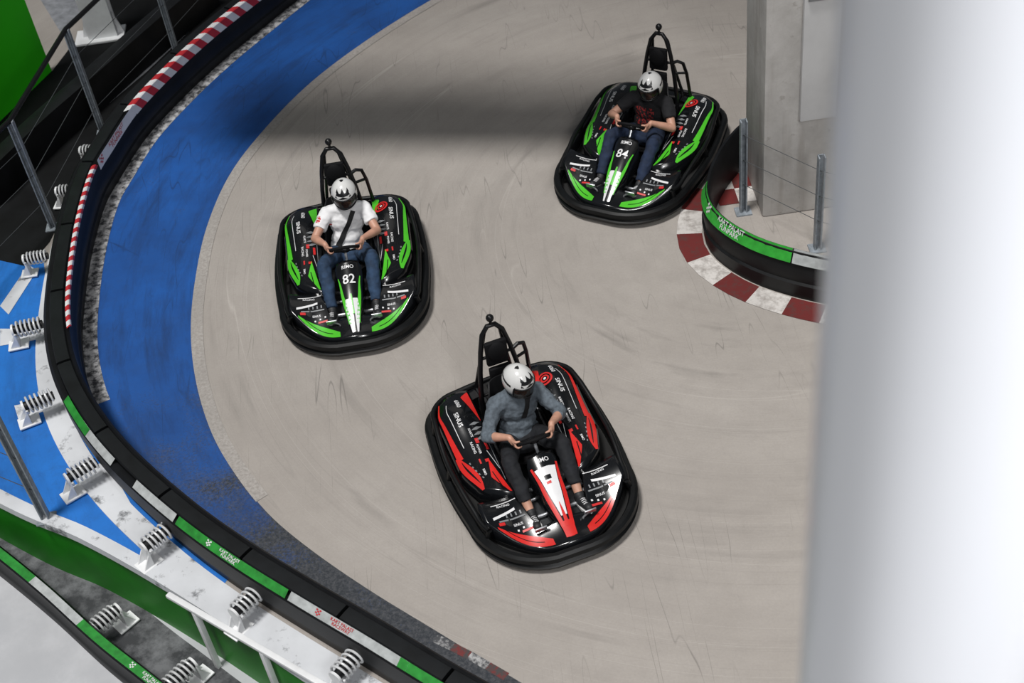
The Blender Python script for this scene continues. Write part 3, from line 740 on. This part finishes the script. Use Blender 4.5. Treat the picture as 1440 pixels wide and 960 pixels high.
def person(k, label, shirt, trouser, shoe, sole, sleeve, steer, yaw, tilt, cuff, prt=False, belt=None, lean=0., fw=0.):
    th = thing('person', label, 'person', k.location, k.rotation_euler.z, 'helmeted drivers in the go-karts')
    hc = V((-.31+fw*1.3, .01+lean, .875-fw*.4))
    HR = Matrix.Rotation(yaw, 3, 'Z') @ Matrix.Rotation(tilt, 3, 'Y')
    def hp(x, y, z): return hc+HR @ V((x, y, z))
    SH = [V((-.345+fw, s*.185+lean*.6, .65-fw*.25)) for s in (-1, 1)]; HP = [V((-.23, s*.10, .235)) for s in (-1, 1)]
    KN = [V((.17, s*.235, .43)) for s in (-1, 1)]; AN = [V((.535, s*.215, .17)) for s in (-1, 1)]
    rim = []; wr = []; el = []
    for i, s in enumerate((-1, 1)):
        a = steer+(.12 if s > 0 else PI-.12)
        rd = V((0, 1, 0))*math.cos(a)+WE*math.sin(a); tgv = -V((0, 1, 0))*math.sin(a)+WE*math.cos(a)
        if s < 0: tgv = -tgv
        rim.append((WC+rd*WR, rd, tgv)); w = WC+rd*(WR+.045)+WN*.075-tgv*.035; wr.append(w)
        el.append(ik(SH[i], w, .285, .255, V((-.25, s*.75, -.6))))
    def torso(mb, d, hem=True):
        mb.ell((-.245, 0, .25), (.125+d, .16+d, .115+d)); mb.ell((-.29+fw*.3, lean*.2, .37), (.108+d, .145+d, .14+d)); mb.ell((-.34+fw*.75, lean*.5, .54-fw*.1), (.118+d, .168+d, .165+d))
        mb.cap((-.345+fw, -.14+lean*.6, .655-fw*.25), (-.345+fw, .14+lean*.6, .655-fw*.25), .062+d, .062+d); mb.cap((-.345+fw, -.06+lean*.6, .675-fw*.25), (-.345+fw, .06+lean*.6, .675-fw*.25), .066+d, .066+d)
    b = MB(); torso(b, 0)
    b.cap((-.35+fw, lean*.6, .675-fw*.25), hp(-.02, 0, -.06), .058, .054)
    b.ell(hp(0, 0, .01), (.096, .075, .112), HR); b.ell(hp(.035, 0, -.055), (.055, .055, .06), HR)
    b.ell(hp(.098, 0, -.012), (.016, .013, .026), HR); b.ell(hp(.09, 0, -.05), (.012, .024, .008), HR); b.ell(hp(.083, 0, .035), (.015, .05, .01), HR)
    b.ell(hp(.078, 0, -.09), (.022, .03, .02), HR)
    for s in (-1, 1): b.ell(hp(-.005, s*.076, -.005), (.018, .01, .03), HR)
    for i, s in enumerate((-1, 1)):
        b.cap(SH[i], el[i], .054, .041); b.cap(el[i], el[i].lerp(wr[i], .35), .042, .041); b.cap(el[i].lerp(wr[i], .35), wr[i], .041, .027)
        b.cap(HP[i], KN[i], .085, .056); b.cap(KN[i], KN[i].lerp(AN[i], .35), .055, .055); b.cap(KN[i].lerp(AN[i], .35), AN[i], .054, .036)
        b.cap(AN[i]+V((0, 0, -.04)), AN[i]+V((.16, s*.01, .02)), .036, .028)
        c, rd, tv = rim[i]
        pc_ = c+rd*.030+WN*.028
        b.cap(wr[i], pc_-tv*.012, .026, .026)
        for q in range(4): b.cap(pc_+tv*(.027-.018*q)+rd*.002, wr[i].lerp(pc_, .45), .0135, .016)
        for q, ln in enumerate((.92, 1., .95, .8)):
            o = c+tv*(.031-.0205*q); prev = None
            for st in range(5):
                ph = math.radians(lerp(-38, -38+235*ln, st/4)); pt = o+rd*(.029*math.cos(ph))-WN*(.029*math.sin(ph)); rad = .0105-.0006*st
                if prev is not None: b.cap(prev, pt, rad, rad-.0004)
                prev = pt
        t0 = wr[i].lerp(pc_, .6)+tv*.02; t1 = c+tv*.052+rd*.018+WN*.026; t2 = c+tv*.062-rd*.012+WN*.022
        b.cap(t0, t1, .014, .0115); b.cap(t1, t2, .0115, .0095)
    link('body', bake(b, .0065, 3), M['skin'], th)
    for s in (-1, 1):
        b = MB(); b.ell(hp(.086, s*.032, .012), (.010, .014, .009), HR, 12); b.build('eye', M['eye'], th)
    b = MB(); torso(b, .014); b.ell((-.26, 0, .29), (.142, .18, .10)); b.cap((-.35+fw, lean*.6, .695-fw*.25), (-.34+fw, lean*.7, .735-fw*.25), .07, .064, False)
    for i, s in enumerate((-1, 1)):
        if sleeve > 1:
            b.cap(SH[i], el[i], .07, .057); b.cap(el[i], el[i].lerp(wr[i], sleeve-1), .057, .05, False)
        else: b.cap(SH[i], SH[i].lerp(el[i], .3), .07, .07); b.cap(SH[i].lerp(el[i], .3), SH[i].lerp(el[i], sleeve), .069, .067, False)
    me = bake(b, .009, 4, .013 if shirt == 'sweater' else .010, 15.)
    ms = [M[shirt]]
    if prt:
        ms.append(M['print'])
        for p in me.polygons:
            c = p.center
            if p.normal.x > .35 and abs(c.y-.01) < .105 and .38 < c.z < .60:
                w = noise.noise(V((c.y*42, c.z*34, 2.)))+.4*noise.noise(V((c.y*90, c.z*80, 7.)))
                if w > .12: p.material_index = 1
    if shirt == 'tee':
        ms.append(M['logo']); e = SH[0].lerp(el[0], .38)
        for p in me.polygons:
            c = p.center; u_ = (el[0]-SH[0]).normalized(); al = (c-e).dot(u_)
            if (c-e).length < .10 and abs(al) < .034 and p.normal.y < -.15 and p.normal.x > -.1 and abs(al*38 % 1-.5) < .40: p.material_index = 1
    vs = [v.co.copy() for v in me.vertices]; ps = [tuple(p.vertices) for p in me.polygons]
    link('sweater' if shirt == 'sweater' else 'shirt', me, ms, th)
    b = MB(); b.ell((-.235, 0, .245), (.138, .172, .115)); b.ell((-.16, 0, .24), (.11, .15, .09))
    for i, s in enumerate((-1, 1)):
        b.cap(HP[i], KN[i], .098, .07); e = KN[i].lerp(AN[i], cuff); b.cap(KN[i], KN[i].lerp(AN[i], .4), .069, .066); b.cap(KN[i].lerp(AN[i], .4), e, .066, .056, False)
    link('trousers', bake(b, .009, 4, .011, 14.), M[trouser], th)
    for i, s in enumerate((-1, 1)):
        A = AN[i]; b = MB(); b.cap(A+V((-.02, 0, -.055)), A+V((.06, 0, -.02)), .044, .043); b.cap(A+V((.06, 0, -.02)), A+V((.185, s*.012, .03)), .043, .034); b.cap(A, A+V((-.005, 0, -.04)), .044, .046)
        sh = link('shoe', bake(b, .007, 2), M[shoe], th)
        dr_ = V((.205, s*.012, .085)).normalized(); up = V((-dr_.z, 0, dr_.x)); sd = dr_.cross(up)
        b = MB(); base = A+V((-.02, 0, -.055))-up*.045
        out = [(-.05, .0), (-.034, .035), (.03, .043), (.10, .046), (.18, .048), (.24, .035), (.26, 0), (.24, -.035), (.18, -.048), (.10, -.046), (.03, -.043), (-.034, -.035)]
        b.prism([base+dr_*x+sd*y for x, y in out], up*.026); b.build('sole', M[sole], sh)
        b = MB()
        for q in range(4):
            c = A+V((.07+.025*q, s*.004, .024+.008*q)); b.tube([c+V((0, -.02, -.004)), c+V((0, 0, .006)), c+V((0, .02, -.004))], .004, 6)
        b.build('laces', M['kwhite'], sh)
    def hs(az_, el_, k_=1.):
        a, e = math.radians(az_), math.radians(el_); x = .148*math.cos(e)*math.cos(a); y = .127*math.cos(e)*math.sin(a); z = .150*math.sin(e)
        fr = max(0, math.cos(a))*sm(-el_/30.); x *= 1+.13*fr
        return hp(x*k_-.005, y*k_, z*k_+.012)
    b = MB(); AZ = [-180+6*i for i in range(61)]; EL = [-52, -46, -40, -34, -29, -25, -15, -5, 5, 13, 18, 24, 32, 42, 52, 62, 72, 81, 87]
    g = [[b.v(hs(a, e)) for a in AZ[:-1]] for e in EL]
    for i in range(len(EL)-1):
        for j in range(60):
            a = (AZ[j]+AZ[j+1])/2; e = (EL[i]+EL[i+1])/2
            if abs(a) < 66 and -29 < e < 18: continue
            b.face([g[i][j], g[i][(j+1) % 60], g[i+1][(j+1) % 60], g[i+1][j]])
    b.face(g[-1])
    gi = [b.v(hs(a, -52, .86)) for a in AZ[:-1]]
    for j in range(60): b.face([g[0][j], gi[j], gi[(j+1) % 60], g[0][(j+1) % 60]])
    b.mi = 1
    def hpch(a0, a1, e0, e1, top=None, n=5):
        b.grid([[hs(lerp(a0, a1, i/n) if top is None else lerp(lerp(a0, a1, i/n), top, j/n), lerp(e0, e1, j/n), 1.012) for j in range(n+1)] for i in range(n+1)])
    hpch(-40, 40, 34, 46); hpch(-44, -20, 45, 62, -48); hpch(-14, 14, 45, 66, 0); hpch(20, 44, 45, 62, 48); hpch(-24, 24, 24, 34, 0); hpch(-42, -28, 26, 34, -40); hpch(28, 42, 26, 34, 40)
    b.grid([[hs(a, e, 1.012) for e in (70, 77, 84)] for a in (150, 180, 210)])
    hpch(-10, 10, -46, -36); hpch(70, 125, -30, -18); hpch(-125, -70, -30, -18); hpch(80, 150, 14, 22); hpch(-150, -80, 14, 22)
    for e in (-29, 18): b.tube([hs(a, e, 1.004) for a in range(-66, 67, 6)], .008, 6)
    for a in (-66, 66): b.tube([hs(a, e, 1.004) for e in range(-29, 19, 5)], .008, 6)
    hl = b.build('helmet', [M['helmet'], M['hblack']], th, recalc=False)
    b = MB(); b.grid([[hs(a, e, .985) for e in range(-30, 20, 4)] for a in range(-68, 69, 4)]); b.build('visor', M['visor'], hl)
    if belt:
        tr = BVHTree.FromPolygons(vs, ps); (y0, z0), (y1, z1) = belt; pv = V((0, z1-z0, -(y1-y0))).normalized()*.024
        rows = []
        for i in range(22):
            t_ = i/21; y = lerp(y0, y1, t_); z = lerp(z0, z1, t_); row = []
            for q in (-1, 0, 1):
                h = tr.ray_cast(V((.3, y+pv.y*q, z+pv.z*q)), V((-1, 0, 0)))
                row.append((h[0] if h[0] else V((-.25, y, z)))+V((.008, 0, 0)))
            rows.append(row)
        for i in range(1, 21):
            for q in range(3): rows[i][q].x = max(rows[i][q].x, (rows[i-1][q].x+rows[i+1][q].x)/2)
        b = MB(); b.grid(rows); b.build('seat_belt', M['strap'], k)
    return th

k1 = kart(750, 664, 15, 'kred', None, True, 'red and black go-kart with white nose panel, nearest the camera', .12)
person(k1, 'driver in silver helmet, grey-blue sweater and black trousers steering the red kart', 'sweater', 'trousers', 'shoe', 'sole', 1.35, .18, .42, .28, .78, False, ((.12, .69), (.03, .50)), .045, .04)
k2 = kart(499, 398, 1.5, 'kgreen', '82', False, 'green and black go-kart numbered 82 beside the blue strip', 0.)
person(k2, 'driver in silver helmet, white T-shirt and blue jeans steering kart 82', 'tee', 'jeans', 'shoe', 'darksole', .62, 0., -.05, .22, .95, False, ((.12, .69), (-.10, .34)), .06)
k3 = kart(900, 229, -31, 'kgreen', '84', False, 'green and black go-kart numbered 84 beside the concrete pillar corner', -.08)
person(k3, 'driver in silver helmet, black T-shirt with red print steering kart 84', 'blacktee', 'darkjeans', 'shoe', 'darksole', .62, -.08, .0, .22, .95, True, None, .06, .08)

# ------------------------------------------------------------------ lights
SD = V((.20, .16, -1.)).normalized()
su = bpy.data.lights.new('sun', 'SUN'); su.energy = 2.9; su.angle = math.radians(11); su.color = (1, .98, .955)
so = bpy.data.objects.new('sun', su); COL.objects.link(so); so.rotation_euler = SD.to_track_quat('-Z', 'Y').to_euler(); so.location = (0, 10, 14)
w = bpy.data.worlds.new('world'); SC.world = w; w.use_nodes = True
w.node_tree.nodes['Background'].inputs[0].default_value = (.78, .88, 1, 1); w.node_tree.nodes['Background'].inputs[1].default_value = .09
def area(name, loc, tgt, size, e, col=(1, 1, 1)):
    a = bpy.data.lights.new(name, 'AREA'); a.energy = e; a.size = size; a.color = col; o = bpy.data.objects.new(name, a); COL.objects.link(o)
    o.location = loc; o.rotation_euler = (V(tgt)-V(loc)).to_track_quat('-Z', 'Y').to_euler()
area('column_fill', (3.2, -2.6, 11.5), (.8, 1.5, 8.6), 1.6, 380, (.96, .97, 1))  # added fill light, brightens the foreground column only
area('front_fill', (5, -9, 19), (0, 10, 0), 9, 1500, (1, .98, .955))  # added frontal fill for upright faces, no real skylight here
def above(p, z): return V((p.x, p.y, 0))-SD*(z/(-SD.z))
b = MB(); fl, fr_ = G(300, 208), G(940, 208); bl_, br_ = G(330, 112), G(940, 112)
q = [V((*above(p, z).xy, z)) for p, z in ((fl, 3.), (fr_, 3.), (br_, 7.), (bl_, 7.))]
b.prism(q, (0, 0, .12)); struct('light_blocker', b, M['pillarconc'])  # sloped slab added out of view to cast the shadow band
b = MB(); zc = 12.5; y0 = above(G(700, 80), zc).y
for i in range(12): b.box((1, y0+.8*i+.3, zc), (26, .2, .1))
struct('light_blocker', b, M['pillarconc'])  # unseen slats added to thin the sunlight on the far track
